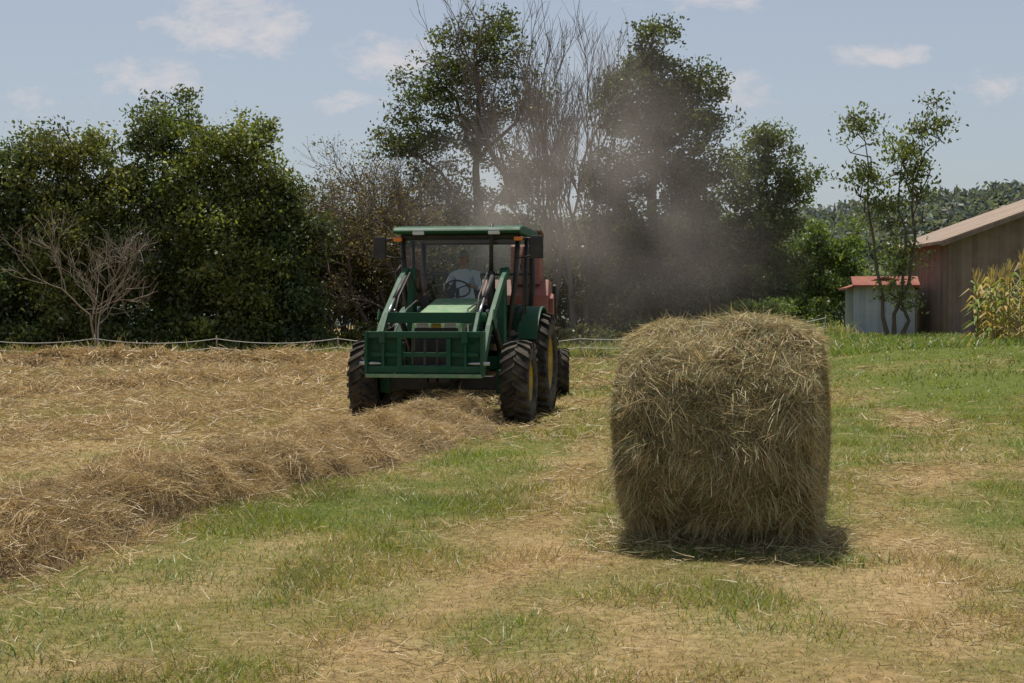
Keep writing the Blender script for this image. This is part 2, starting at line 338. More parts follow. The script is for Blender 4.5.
# ------------------------------------------------------------ round bale
def bale(cx,cy,R,L,yaw):
    g=Geo(); ax=np.array([math.cos(yaw),-math.sin(yaw),0]); fw=np.array([math.sin(yaw),math.cos(yaw),0]); up=np.array([0,0,1.])
    c=np.array([cx,cy,R-.03])
    def P(th,s,off=0):
        th=np.asarray(th); s=np.asarray(s); q=np.abs(s)/(L/2)
        n=fbm(th*R*1.0+9,s+3,.24,3,51)-.5; n2=fbm(th*R,s,.65,2,52)-.5
        edge=1-.11*np.clip((q-.66)/.34,0,1)**2.4-.02*q*q
        r=R*edge+.11*n+.085*n2+off
        bul=ax*(np.sign(s)*np.clip(q-.7,0,1)*.12*(fbm(th*2,s*0,.7,2,58)-.4))[...,None]
        p=c+ax*s[...,None]+(fw*np.cos(th)[...,None]+up*np.sin(th)[...,None])*r[...,None]+bul
        p[...,2]=np.maximum(p[...,2],.0-.01); return p
    nt_,ns_=140,44
    th,s=np.meshgrid(np.linspace(0,2*np.pi,nt_),np.linspace(-L/2,L/2,ns_),indexing='ij')
    i=np.arange(nt_-1)[:,None]*ns_; j=np.arange(ns_-1)[None,:]
    F=np.stack([i+j,i+j+1,i+ns_+j+1,i+ns_+j],-1).reshape(-1,4)
    BR=np.array([.13,.10,.05])
    g.add(P(th,s,-.018).reshape(-1,3),F,BR,1)
    for sg in (-1,1):
        rr,th2=np.meshgrid(np.linspace(0.001,1,12),np.linspace(0,2*np.pi,nt_),indexing='ij')
        e=P(th2,np.full_like(th2,sg*L/2),-.018); cc=c+ax*sg*(L/2+.0)
        V=cc+(e-cc)*rr[...,None]+ax*sg*(.04*(1-rr**2)+.03*(fbm(rr*9,th2*2,1,2,5)-.5)*(1-rr))[...,None]
        i=np.arange(11)[:,None]*nt_; j=np.arange(nt_-1)[None,:]
        F=np.stack([i+j,i+j+1,i+nt_+j+1,i+nt_+j],-1).reshape(-1,4); g.add(V.reshape(-1,3),F,BR*1.1,1)
    def cols(n,t):
        r=rng.random((n,1)); k=rng.random((n,1))
        c1=np.where(k<.56,np.array([.54,.435,.245]),np.where(k<.70,np.array([.26,.195,.11]),np.array([.38,.39,.20])))
        return c1*(.42+.9*r)*(.55+.95*t)
    n=110000; th=rng.uniform(0,2*np.pi,n); s=rng.uniform(-L/2,L/2,n)
    circ=-fw*np.sin(th)[:,None]+up*np.cos(th)[:,None]; outw=fw*np.cos(th)[:,None]+up*np.sin(th)[:,None]
    phi=rng.normal(0,.65,n)+1.3*(fbm(th*R,s,.22,2,55)-.5)*2
    D=norm(circ*np.cos(phi)[:,None]*np.sign(rng.normal(size=n))[:,None]+ax*np.sin(phi)[:,None]+outw*rng.normal(.05,.2,n)[:,None])
    ln=rng.uniform(.03,.15,n); Bd=rdir(n)*.04+outw*-.02; Bd[:,2]-=.02
    t=fbm(th*R,s,.12,3,57)[:,None]
    ribbons(g,P(th,s,.0)+outw*rng.uniform(-.012,.020,n)[:,None]-D*ln[:,None]*.5,D,ln,rng.uniform(.0016,.0045,n),Bd,cols(n,t))
    for k in range(520):
        a0=rng.uniform(-.2,2*np.pi-.2); s0=rng.uniform(-L/2,L/2); m_=int(rng.integers(12,50))
        th=a0+rng.normal(0,.05,m_); s=np.clip(s0+rng.normal(0,.05,m_),-L/2-.02,L/2+.02)
        ow=fw*np.cos(th)[:,None]+up*np.sin(th)[:,None]
        d0=norm(rng.normal(size=3)*np.array([1,1,.5])+np.array([0,0,-.7])); D=norm(d0+ow*.32+rdir(m_)*.4)
        ln=rng.uniform(.05,.19,m_); Bd=rdir(m_)*.025; Bd[:,2]-=.07*rng.random(m_)
        ribbons(g,P(th,s,.02),D,ln,rng.uniform(.0018,.004,m_),Bd,cols(m_,np.full((m_,1),.65)))
    n=6000; th=rng.uniform(0,2*np.pi,n); s=rng.uniform(-L/2,L/2,n); ow=fw*np.cos(th)[:,None]+up*np.sin(th)[:,None]
    D=norm(ow*.5+rdir(n)); ribbons(g,P(th,s,0),D,rng.uniform(.03,.11,n),.0028,rdir(n)*.02,cols(n,np.full((n,1),.7)))
    for sg in (-1,1):
        n=22000; rr=np.sqrt(rng.random(n)); th=rng.uniform(0,2*np.pi,n)
        e=P(th,np.full(n,sg*L/2),0); cc=c+ax*sg*L/2; p=cc+(e-cc)*rr[:,None]+ax*sg*(.04*(1-rr**2)+rng.uniform(0,.02,n))[:,None]
        circ=-fw*np.sin(th)[:,None]+up*np.cos(th)[:,None]
        D=norm(circ+rdir(n)*.45+ax*sg*.1); ln=rng.uniform(.04,.16,n)
        t=(.5+.5*np.sin(rr*60))[:,None]*.6+.2
        ribbons(g,p-D*ln[:,None]*.5,D,ln,rng.uniform(.003,.006,n),rdir(n)*.02,cols(n,t))
        n=2400; th=rng.uniform(0,2*np.pi,n); p=P(th,np.full(n,sg*L/2),-.01); D=norm(ax*sg*.8+rdir(n)*.8); D[:,2]-=.2
        ribbons(g,p,norm(D),rng.uniform(.03,.10,n),.003,rdir(n)*.02,cols(n,np.full((n,1),.6)))
    n=4000; a=rng.uniform(-L/2-.25,L/2+.25,n); b=rng.normal(0,.35,n)-.1
    p=np.array([cx,cy,0])+ax*a[:,None]+fw*b[:,None]; p[:,2]=terrain(p[:,0],p[:,1])+rng.uniform(.01,.06,n)
    D=rdir(n); D[:,2]*=.25; ribbons(g,p,norm(D),.13,.005,rdir(n)*.03,cols(n,np.full((n,1),.6)))
    return g.build('round_hay_bale',[M_hay,M_core])
bale(1.465,9.80,.762,1.24,math.radians(16.0))

# ------------------------------------------------------------ mesh part helpers
def link(me,name,mats,parent):
    ob=bpy.data.objects.new(name,me); scn.collection.objects.link(ob)
    for m in mats: me.materials.append(m)
    if parent: ob.parent=parent
    return ob
def box(par,name,c,s,mat,bev=.012,rot=None):
    bm=bmesh.new(); bmesh.ops.create_cube(bm,size=1); bmesh.ops.scale(bm,vec=s,verts=bm.verts)
    if bev: bmesh.ops.bevel(bm,geom=list(bm.edges),offset=min(bev,min(s)*.3),segments=2,affect='EDGES',profile=.7)
    if rot: bmesh.ops.rotate(bm,verts=bm.verts,cent=(0,0,0),matrix=Matrix.Rotation(rot[1],3,rot[0]))
    bmesh.ops.translate(bm,verts=bm.verts,vec=c); me=bpy.data.meshes.new(name); bm.to_mesh(me); bm.free(); return link(me,name,[mat],par)
def prism(par,name,prof,x0,x1,mat,bev=.01,axis='X'):
    bm=bmesh.new()
    f=(lambda x,a,b:(x,a,b)) if axis=='X' else ((lambda x,a,b:(a,x,b)) if axis=='Y' else (lambda x,a,b:(a,b,x)))
    A=[bm.verts.new(f(x0,*p)) for p in prof]; B=[bm.verts.new(f(x1,*p)) for p in prof]; n=len(prof)
    bm.faces.new(A); bm.faces.new(B[::-1])
    for k in range(n): bm.faces.new((A[k],B[k],B[(k+1)%n],A[(k+1)%n]))
    bmesh.ops.recalc_face_normals(bm,faces=bm.faces)
    if bev: bmesh.ops.bevel(bm,geom=list(bm.edges),offset=bev,segments=2,affect='EDGES',profile=.7,clamp_overlap=True)
    me=bpy.data.meshes.new(name); bm.to_mesh(me); bm.free(); return link(me,name,[mat],par)
def rod(par,name,pts,r,mat,k=12,cap=True):
    g=Geo(); pts=[np.array(p,float) for p in pts]
    if cap: 
        d0=norm(pts[1]-pts[0]); d1=norm(pts[-1]-pts[-2])
        P=[pts[0]]+pts+[pts[-1]]; P[0]=pts[0]-d0*.001; P[-1]=pts[-1]+d1*.001; R=np.r_[r*.02,np.full(len(pts),r),r*.02]
    else: P=pts; R=r
    tube(g,P,R,np.array([1,1,1.]),k); return g.build(name,[mat],True,par)
def revolve(g,prof,cx,cy,cz,n,m):
    prof=np.array(prof); a=np.linspace(0,2*np.pi,n+1)
    V=np.stack([np.broadcast_to(cx+prof[:,0],(n+1,len(prof))),cy+np.cos(a)[:,None]*prof[:,1],cz+np.sin(a)[:,None]*prof[:,1]],-1)
    k=len(prof); i=np.arange(n)[:,None]*k; j=np.arange(k-1)[None,:]
    g.add(V.reshape(-1,3),np.stack([i+j,i+j+1,i+k+j+1,i+k+j],-1).reshape(-1,4),np.ones(3),m)
def wheel(par,name,x,y,R,w,Rr,side,nl=22,rim=None,lug=.04):
    z=R-.02; g=Geo(); h=w/2; q=R-lug
    revolve(g,[(-h*.8,Rr-.01),(-h*.95,Rr+.12*(q-Rr)),(-h*1.02,Rr+.5*(q-Rr)),(-h*.98,q-.09*R),(-h*.85,q-.015),(-h*.4,q),(0,q+.004),(h*.4,q),(h*.85,q-.015),(h*.98,q-.09*R),(h*1.02,Rr+.5*(q-Rr)),(h*.95,Rr+.12*(q-Rr)),(h*.8,Rr-.01)],x,y,z,60,0)
    def pt(xx,a,r): return (x+xx,y+math.cos(a)*r,z+math.sin(a)*r)
    da=2*math.pi/nl
    for k in range(nl):
        for s in (-1,1):
            a=k*da+(0 if s>0 else da/2)
            V=[];
            for (xx,aa,rt) in ((-s*.01,a,R),(s*h*.5,a+da*.42,R),(s*h*1.0,a+da*.75,R-.02),(s*h*1.05,a+da*.85,R-.12*R)):
                th=da*.17
                V+=[pt(xx,aa-th,q-.06 if xx*s>h*.9 else q-.01),pt(xx,aa-th*.8,rt),pt(xx,aa+th*.8,rt),pt(xx,aa+th,q-.06 if xx*s>h*.9 else q-.01)]
            F=[]
            for r_ in range(3):
                o=r_*4
                for c_ in range(3): F.append((o+c_,o+c_+1,o+c_+5,o+c_+4))
            F+=[(0,1,2,3),(12,13,14,15)]
            g.add(V,F,np.ones(3),0)
    tire=g.build(name+'_tire',[M_tire],False,par)
    g=Geo(); s=side
    revolve(g,[(-h*.8,Rr+.01),(-h*.85,Rr+.03),(-h*.7,Rr-.03),(0,Rr-.06),(s*h*.2,Rr*.86),(s*h*.25,Rr*.55),(s*h*.45,Rr*.42),(s*h*.5,Rr*.25),(s*h*.85,Rr*.22),(s*h*.9,.004)],x,y,z,40,0)
    revolve(g,[(s*h*.2,Rr*.86),(s*h*.7,Rr-.03),(s*h*.85,Rr+.03),(s*h*.8,Rr+.01)],x,y,z,40,0)
    g.build(name+'_rim',[rim or M_yellow],True,par)
    for k in range(8):
        a=k*math.pi/4; rod(par,name+'_bolt',[pt(s*h*.2,a,Rr*.6),pt(s*h*.42,a,Rr*.6)],.018,M_chrome,6)

# ------------------------------------------------------------ tractor
YAW=math.radians(9)
tr=bpy.data.objects.new('tractor',None); scn.collection.objects.link(tr)
tr.location=(-.98,20.6,.0); tr.rotation_euler=(0,0,-YAW)
wheel(tr,'front_wheel_r',-1.10,0,.60,.40,.30,-1,20); wheel(tr,'front_wheel_l',1.10,0,.60,.40,.30,1,20)
wheel(tr,'rear_wheel_r',-1.04,2.35,.80,.48,.44,-1,22,lug=.05); wheel(tr,'rear_wheel_l',1.04,2.35,.80,.48,.44,1,22,lug=.05)
box(tr,'front_axle',(0,0,.56),(1.86,.20,.20),M_black,.03)
box(tr,'axle_pivot',(0,0,.68),(.42,.5,.34),M_black,.03)
for s in (-1,1): box(tr,'axle_hub',(s*.86,0,.58),(.16,.26,.34),M_green,.03)
box(tr,'rear_axle',(0,2.35,.80),(1.8,.34,.34),M_black,.04)
box(tr,'engine_block',(0,.75,.84),(.50,2.1,.50),M_black,.03)
box(tr,'gearbox',(0,2.1,.85),(.60,1.1,.6),M_black,.04)
rod(tr,'driveshaft',[(0,.2,.5),(0,2.0,.6)],.05,M_black)
for s in (-1,1): box(tr,'loader_side_rail',(s*.36,.7,.80),(.06,1.7,.22),M_green)
prism(tr,'hood',[(-.52,1.02),(-.55,1.30),(-.49,1.44),(-.36,1.52),(.1,1.60),(1.15,1.80),(1.15,1.10),(-.3,1.02)],-.37,.37,M_lgreen,.05)  # paler than the side panels, sun sheen put into the paint colour
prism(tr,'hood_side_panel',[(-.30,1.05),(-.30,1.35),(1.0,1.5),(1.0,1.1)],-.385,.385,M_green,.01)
box(tr,'grille',(0,-.56,1.18),(.62,.03,.36),M_black,.01)
for k in range(6): box(tr,'grille_slat',(0,-.58,1.07+k*.045),(.48,.012,.012),M_chrome if k==5 else M_seat,.003)
for s in (-1,1): box(tr,'headlight',(s*.2,-.545,1.38),(.17,.04,.09),M_lamp,.015)
box(tr,'hood_badge',(0,-.565,1.39),(.14,.03,.06),M_yellow,.01)
box(tr,'front_weight_bracket',(0,-.62,.86),(.56,.22,.24),M_black,.02)
for k in range(3): box(tr,'front_weight',(-.14+k*.14,-.66,.72),(.12,.3,.26),M_black,.03)
for s in (-1,1):
    x=s*.70
    prism(tr,'loader_mast',[(.82,.62),(.80,1.5),(.90,2.22),(1.06,2.26),(1.12,1.6),(1.15,.62)],x-.045,x+.045,M_green,.012)
    box(tr,'mast_bracket',(s*.52,.96,.82),(.36,.26,.20),M_green)
    prism(tr,'loader_arm',[(1.04,2.20),(.92,2.26),(.45,2.09),(-.48,1.56),(-.72,1.40),(-1.22,.92),(-1.26,.76),(-1.15,.76),(-.64,1.27),(-.40,1.45),(.48,1.96),(.95,2.12)],x+s*.07-.034,x+s*.07+.034,M_green,.010)
    box(tr,'arm_knee_plate',(x+s*.125,-.5,1.47),(.02,.30,.17),M_green,.004,('X',-.55))
    rod(tr,'lift_cylinder',[(x-s*.02,.86,1.0),(x-s*.02,.25,1.42)],.045,M_black)
    rod(tr,'lift_rod',[(x-s*.02,.25,1.42),(x-s*.02,-.25,1.60)],.025,M_chrome)
    rod(tr,'tilt_cylinder',[(x-s*.05,.30,2.10),(x-s*.05,-.35,1.78)],.034,M_black)
    rod(tr,'tilt_rod',[(x-s*.05,-.35,1.78),(x-s*.05,-.80,1.54)],.018,M_chrome)
    prism(tr,'tilt_link',[(-.74,1.58),(-.84,1.58),(-1.30,1.16),(-1.24,1.08)],x-s*.05-.025,x-s*.05+.025,M_green,.008)
    rod(tr,'hydraulic_hose',[(x-s*.1,.9,1.9),(x-s*.12,.3,2.16),(x-s*.12,-.4,1.80),(x-s*.1,-.75,1.38)],.014,M_black,8)
    rod(tr,'hydraulic_hose',[(x-s*.14,.9,1.7),(x-s*.22,.3,1.75),(x-s*.26,-.5,1.62),(x-s*.18,-.9,1.30),(x-s*.2,-1.2,1.1)],.013,M_black,8)
rod(tr,'torque_tube',[(-.72,-.62,1.50),(.72,-.62,1.50)],.075,M_green,16)
box(tr,'torque_plate',(0,-.72,1.50),(1.34,.03,.15),M_green,.01)
yc=-1.32
box(tr,'carriage_top_beam',(0,yc,1.27),(1.64,.10,.09),M_green,.02)
box(tr,'carriage_mid_beam',(0,yc+.02,1.00),(1.50,.06,.06),M_green,.012)
box(tr,'carriage_low_beam',(0,yc,.80),(1.64,.11,.10),M_green,.02)
box(tr,'carriage_lip',(0,yc-.05,.715),(1.60,.14,.05),M_lgreen,.012)
for s in (-1,1):
    box(tr,'carriage_side_plate',(s*.80,yc+.02,1.02),(.04,.22,.60),M_green,.01)
    box(tr,'carriage_panel',(s*.57,yc+.05,1.03),(.38,.02,.40),M_green,.008)
    box(tr,'carriage_post',(s*.34,yc-.01,1.02),(.06,.10,.40),M_green,.012)
    box(tr,'carriage_hook',(s*.57,yc-.08,1.24),(.08,.06,.16),M_green,.012)
    box(tr,'carriage_rib',(s*.57,yc-.02,.98),(.04,.06,.34),M_green,.012)
    rod(tr,'carriage_pin',[(s*.60,yc-.02,.88),(s*.90,yc-.02,.88)],.025,M_chrome)
for k in range(3): box(tr,'carriage_bar',(-.17+k*.17,yc+.02,1.02),(.03,.05,.40),M_black,.008)
for s in (-1,1):
    rod(tr,'front_pillar',[(s*.74,1.10,1.2),(s*.86,1.12,2.0),(s*.90,1.20,2.76)],.040,M_black,8)
    rod(tr,'door_pillar',[(s*.86,1.95,1.2),(s*.90,1.95,2.0),(s*.92,1.95,2.76)],.032,M_black,8)
    rod(tr,'rear_pillar',[(s*.84,2.72,1.3),(s*.90,2.72,2.0),(s*.90,2.62,2.76)],.045,M_black,8)
    rod(tr,'cab_sill',[(s*.76,1.10,1.24),(s*.86,1.95,1.24),(s*.84,2.72,1.34)],.04,M_black,8)
    g=Geo(); g.add([(s*.75,1.12,1.24),(s*.86,1.95,1.24),(s*.92,1.95,2.76),(s*.90,1.2,2.76)],[(0,1,2,3)],np.ones(3)); g.build('door_glass',[M_glass],False,tr)
    g=Geo(); g.add([(s*.86,1.97,1.24),(s*.84,2.70,1.34),(s*.90,2.62,2.76),(s*.92,1.97,2.76)],[(0,1,2,3)],np.ones(3)); g.build('side_glass',[M_glass],False,tr)
    arc=[(2.35+.90*math.cos(a),.80+.88*math.sin(a)) for a in np.linspace(math.radians(155),math.radians(15),18)]
    inn=[(2.35+.87*math.cos(a),.80+.85*math.sin(a)) for a in np.linspace(math.radians(15),math.radians(155),18)]
    prism(tr,'rear_fender',arc+inn,s*.80,s*1.14,M_green,0)
    prism(tr,'fender_side',arc[1:-1]+[(3.1,1.1),(1.6,1.1)],s*.78,s*.815,M_green,0)
    rod(tr,'mirror_arm',[(s*.90,1.14,2.66),(s*1.05,1.02,2.70),(s*1.20,.98,2.68)],.014,M_black,8)
    rod(tr,'mirror_arm_low',[(s*.88,1.12,2.40),(s*1.05,1.02,2.42),(s*1.20,.98,2.46)],.012,M_black,8)
    box(tr,'mirror',(s*1.21,1.0,2.56),(.20,.07,.34),M_black,.04,('Z',s*.15))
    box(tr,'amber_light',(s*.93,1.0,2.69),(.13,.08,.06),M_amber,.02)
    box(tr,'roof_work_light',(s*.58,.88,2.79),(.18,.06,.08),M_lamp,.02)
    for k in range(3): box(tr,'step',(s*(.98-.03*k),1.30,.62+.24*k),(.26,.30,.03),M_black,.006)
    box(tr,'step_plate',(s*.86,1.32,.86),(.03,.34,.64),M_black,.01)
    rod(tr,'handrail',[(s*.93,1.18,1.45),(s*.99,1.12,1.6),(s*.99,1.14,2.2),(s*.93,1.2,2.3)],.013,M_black,8)
g=Geo(); g.add([(-.73,1.09,1.30),(.73,1.09,1.30),(.87,1.17,2.74),(-.87,1.17,2.74)],[(0,1,2,3)],np.ones(3)); g.build('windshield',[M_glass],False,tr)
g=Geo(); g.add([(-.82,2.74,1.70),(.82,2.74,1.70),(.88,2.64,2.74),(-.88,2.64,2.74)],[(0,1,2,3)],np.ones(3)); g.build('rear_window',[M_glass],False,tr)
rod(tr,'cowl_bar',[(-.76,1.10,1.28),(.76,1.10,1.28)],.04,M_black,8)
box(tr,'cab_floor',(0,1.9,1.16),(1.56,1.6,.12),M_black,.02)
box(tr,'cab_back_wall',(0,2.73,1.50),(1.64,.05,.42),M_black,.01)
rod(tr,'roof_front_rail',[(-.9,1.2,2.72),(.9,1.2,2.72)],.04,M_black,8); rod(tr,'roof_rear_rail',[(-.9,2.62,2.72),(.9,2.62,2.72)],.04,M_black,8)
rod(tr,'rear_window_bar',[(-.88,2.70,2.2),(.88,2.70,2.2)],.02,M_black,8)
box(tr,'roof_liner',(0,1.9,2.735),(1.80,1.66,.05),M_black,.01)
prism(tr,'cab_roof',[(.88,2.77),(.84,2.81),(.90,2.86),(1.2,2.90),(2.6,2.90),(2.86,2.86),(2.90,2.77)],-.98,.98,M_green,.03)
rod(tr,'wiper',[(.1,1.08,1.36),(.32,1.10,1.85)],.010,M_black,6)
rod(tr,'exhaust_muffler',[(.52,.98,1.6),(.52,.98,2.2)],.06,M_black,14); rod(tr,'exhaust_pipe',[(.52,.98,2.2),(.52,.98,2.84),(.52,1.03,2.9)],.032,M_black,12)
box(tr,'air_intake',(-.50,1.0,1.72),(.14,.14,.24),M_black,.03)
box(tr,'dash_console',(-.02,1.36,1.52),(.36,.30,.52),M_black,.05)
rod(tr,'steering_column',[(-.1,1.42,1.7),(-.12,1.60,1.93)],.03,M_black,10)
a=np.linspace(0,2*np.pi,25); ctr=np.array([-.12,1.62,1.95]); u_=np.array([1,0,0.]); v_=norm(np.array([0,.75,-.66]))*-1
g=Geo(); tube(g,[ctr+.19*(u_*math.cos(t)+v_*math.sin(t)) for t in a],.014,np.ones(3),8); 
for t in (0.5,2.6,4.7): tube(g,[ctr,ctr+.19*(u_*math.cos(t)+v_*math.sin(t))],.01,np.ones(3),6)
g.build('steering_wheel',[M_black],True,tr)
box(tr,'seat_cushion',(-.12,2.12,1.58),(.50,.48,.14),M_seat,.05); box(tr,'seat_back',(-.12,2.40,1.92),(.48,.14,.58),M_seat,.05,('X',-.12)); box(tr,'seat_base',(-.12,2.15,1.36),(.36,.36,.30),M_black,.03)
for s in (-1,1): rod(tr,'hitch_arm',[(s*.35,2.5,.7),(s*.42,3.4,.55)],.04,M_black,8)
rod(tr,'drawbar',[(0,2.4,.5),(0,3.5,.48)],.06,M_rust,10)

# ------------------------------------------------------------ driver
def tlocal(ob): ob.location=tr.location; ob.rotation_euler=tr.rotation_euler
drv=bpy.data.objects.new('driver',None); scn.collection.objects.link(drv); tlocal(drv)
ox,oy=-.12,2.14
J={'pel':(ox,oy+.04,1.72,.15,.12),'sp':(ox,oy+.05,1.90,.145,.105),'ch':(ox,oy+.03,2.10,.175,.115),'uc':(ox,oy+.02,2.20,.12,.09),'nk':(ox,oy,2.30,.055,.055),'hd':(ox,oy-.02,2.36,.05,.05)}
for s,n in ((-1,'r'),(1,'l')):
    J['sh'+n]=(ox+s*.19,oy+.03,2.18,.07,.07); J['el'+n]=(ox+s*.27,oy-.14,1.96,.048,.048); J['wr'+n]=(ox+s*.19,oy-.42,2.00,.030,.030); J['ha'+n]=(ox+s*.175,oy-.49,2.01,.034,.02)
    J['hp'+n]=(ox+s*.10,oy-.02,1.70,.10,.095); J['kn'+n]=(ox+s*.16,oy-.46,1.72,.07,.07); J['an'+n]=(ox+s*.15,oy-.56,1.32,.045,.045); J['to'+n]=(ox+s*.16,oy-.72,1.27,.045,.035)
E=[('pel','sp'),('sp','ch'),('ch','uc'),('uc','nk'),('nk','hd')]
for n in 'rl': E+=[('uc','sh'+n),('sh'+n,'el'+n),('el'+n,'wr'+n),('wr'+n,'ha'+n),('pel','hp'+n),('hp'+n,'kn'+n),('kn'+n,'an'+n),('an'+n,'to'+n)]
keys=list(J); me=bpy.data.meshes.new('b'); me.from_pydata([J[k][:3] for k in keys],[(keys.index(a),keys.index(b)) for a,b in E],[])
ob=bpy.data.objects.new('b',me); scn.collection.objects.link(ob)
sk=ob.modifiers.new('s','SKIN'); ob.modifiers.new('u','SUBSURF').levels=2
for i_,k in enumerate(keys):
    me.skin_vertices[0].data[i_].radius=J[k][3:]; me.skin_vertices[0].data[i_].use_root=(k=='pel')
dg=bpy.context.evaluated_depsgraph_get(); me2=bpy.data.meshes.new_from_object(ob.evaluated_get(dg)); bpy.data.objects.remove(ob)
me2.materials.clear()
for m_ in (M_shirt,M_jeans,M_skin,M_seat): me2.materials.append(m_)
for p_ in me2.polygons:
    c=p_.center; p_.use_smooth=True; mi=0
    if c.z<1.75 and not (c.y<oy-.3 and c.z>1.85): mi=1
    if c.y<oy-.25 and c.z>1.86: mi=2
    if c.z>2.27 and abs(c.x-ox)<.12: mi=2
    if c.z<1.36: mi=3
    p_.material_index=mi
bo=bpy.data.objects.new('body',me2); scn.collection.objects.link(bo); bo.parent=drv
bm=bmesh.new(); bmesh.ops.create_uvsphere(bm,u_segments=28,v_segments=20,radius=1)
for v in bm.verts:
    x,y,z=v.co; fx=.078; fz=.118; fy=.098
    jaw=1-.28*max(0,-z)**1.2; v.co=Vector((x*fx*jaw,y*fy*(1-.12*max(0,-z)),z*fz))
    if y<-.8 and abs(x)<.25 and -.35<z<.15: v.co.y-=.020*(1-abs(x)/.25)*(1-(z+.1)**2*4 if abs(z+.1)<.5 else 0)
    if y<-.7 and .02<z<.25 and .2<abs(x)<.6: v.co.y+=.010
    if y<-.75 and z<-.75: v.co.y-=.01
me=bpy.data.meshes.new('head'); bm.to_mesh(me); bm.free(); [setattr(p_,'use_smooth',True) for p_ in me.polygons]
hc=Vector((ox,oy-.045,2.44)); hd=link(me,'head',[M_skin],drv); hd.location=hc; hd.rotation_euler=(math.radians(8),0,math.radians(-18))
for s in (-1,1):
    box(hd,'eye',(s*.030,-.089,.012),(.022,.010,.010),M_hair,.004); box(hd,'ear',(s*.080,.005,-.005),(.018,.035,.060),M_skin,.008); box(hd,'eyebrow',(s*.030,-.093,.030),(.032,.010,.007),M_hair,.002)
box(hd,'mouth',(0,-.092,-.062),(.045,.010,.009),paint('lip',(.3,.12,.1),(.3,.12,.1),.5),.003)
bm=bmesh.new(); bmesh.ops.create_uvsphere(bm,u_segments=24,v_segments=16,radius=1)
bmesh.ops.delete(bm,geom=[v for v in bm.verts if v.co.z<.02],context='VERTS')
for v in bm.verts: v.co=Vector((v.co.x*.086,v.co.y*.106,.035+v.co.z*.098))
me=bpy.data.meshes.new('cap'); bm.to_mesh(me); bm.free(); [setattr(p_,'use_smooth',True) for p_ in me.polygons]; link(me,'cap',[M_cap],hd)
prism(hd,'cap_brim',[(-.07,-.07),(-.06,-.13),(-.03,-.165),(.03,-.165),(.06,-.13),(.07,-.07)],.036,.048,M_cap,.002,'Z')
bm=bmesh.new(); bmesh.ops.create_uvsphere(bm,u_segments=20,v_segments=14,radius=1)
for v in bm.verts: v.co=Vector((v.co.x*.082,.022+v.co.y*.083,-.01+v.co.z*.085))
me=bpy.data.meshes.new('hair'); bm.to_mesh(me); bm.free(); link(me,'hair',[M_hair],hd)
g=Geo()
for s in (-1,1):
    hx=np.array([ox+s*.175,oy-.49,2.01])
    for k in range(4):
        b0=hx+np.array([(-.027+.018*k),-.01,.006]); l=(.035,.04,.037,.028)[k]
        tube(g,[b0,b0+[0,-l,.012],b0+[0,-l-.012,-.016],b0+[0,-l+.012,-.036],b0+[0,-l+.013,-.037]],[.010,.0095,.009,.008,.002],np.ones(3),7)
    b0=hx+np.array([-s*.03,.02,-.004]); tube(g,[b0,b0+[-s*.024,-.02,-.004],b0+[-s*.026,-.048,-.012],b0+[-s*.026,-.05,-.012]],[.012,.011,.009,.002],np.ones(3),7)
g.build('fingers',[M_skin],True,drv)

# ------------------------------------------------------------ round baler
ba=bpy.data.objects.new('hay_baler',None); scn.collection.objects.link(ba); ba.location=(-.18,26.4,0); ba.rotation_euler=(0,0,-math.radians(3))
octp=[(.0,.75),(-.25,1.25),(-.22,1.9),(.15,2.20),(2.3,2.20),(2.55,1.6),(2.35,.95),(1.8,.55),(.5,.5)]
prism(ba,'bale_chamber',octp,-.86,.86,M_red,.04)
prism(ba,'upper_housing',[(-.10,2.1),(-.12,2.80),(.2,3.08),(1.7,3.05),(2.2,2.5),(2.2,2.1)],.16,.70,M_red,.04)
box(ba,'housing_rib',(.43,-.14,2.5),(.05,.05,.6),M_rust,.01); box(ba,'housing_lid',(.43,.75,3.09),(.60,1.5,.04),M_rust,.01)
for s in (-1,1):
    prism(ba,'side_shield',[(.1,.9),(-.05,1.3),(.0,1.85),(1.1,1.95),(1.1,.8)],s*.865,s*.94,M_red,.015)
    prism(ba,'tailgate_side',[(1.2,.8),(1.2,1.95),(2.15,1.9),(2.35,1.5),(2.15,1.0)],s*.865,s*.92,M_rust,.015)
    box(ba,'frame_rib',(s*.5,-.27,1.55),(.07,.06,.9),M_rust,.01)
    wheel(ba,'baler_wheel',s*1.08,1.2,.46,.28,.22,s,18,M_yellow,lug=.02)
    rod(ba,'door_cylinder',[(s*.95,.9,2.1),(s*.95,1.7,1.2)],.04,M_black,8)
    rod(ba,'tongue_beam',[(s*.5,.0,.75),(s*.08,-2.2,.52)],.06,M_red,8)
rod(ba,'baler_axle',[(-1.05,1.2,.46),(1.05,1.2,.46)],.06,M_black,8)
rod(ba,'pto_shaft',[(0,.0,.9),(0,-2.6,.75)],.06,M_black,10)
rod(ba,'pickup_reel',[(-.8,-.35,.32),(.8,-.35,.32)],.15,M_rust,14)
g=Geo()
for k in range(26):
    for a in np.arange(0,6.28,1.57):
        x=-.78+k*.0624; tube(g,[(x,-.35+.14*math.cos(a),.32+.14*math.sin(a)),(x,-.35+.26*math.cos(a+.2),.32+.26*math.sin(a+.2))],[.006,.004],np.ones(3),4)
g.build('pickup_tines',[M_black],True,ba)

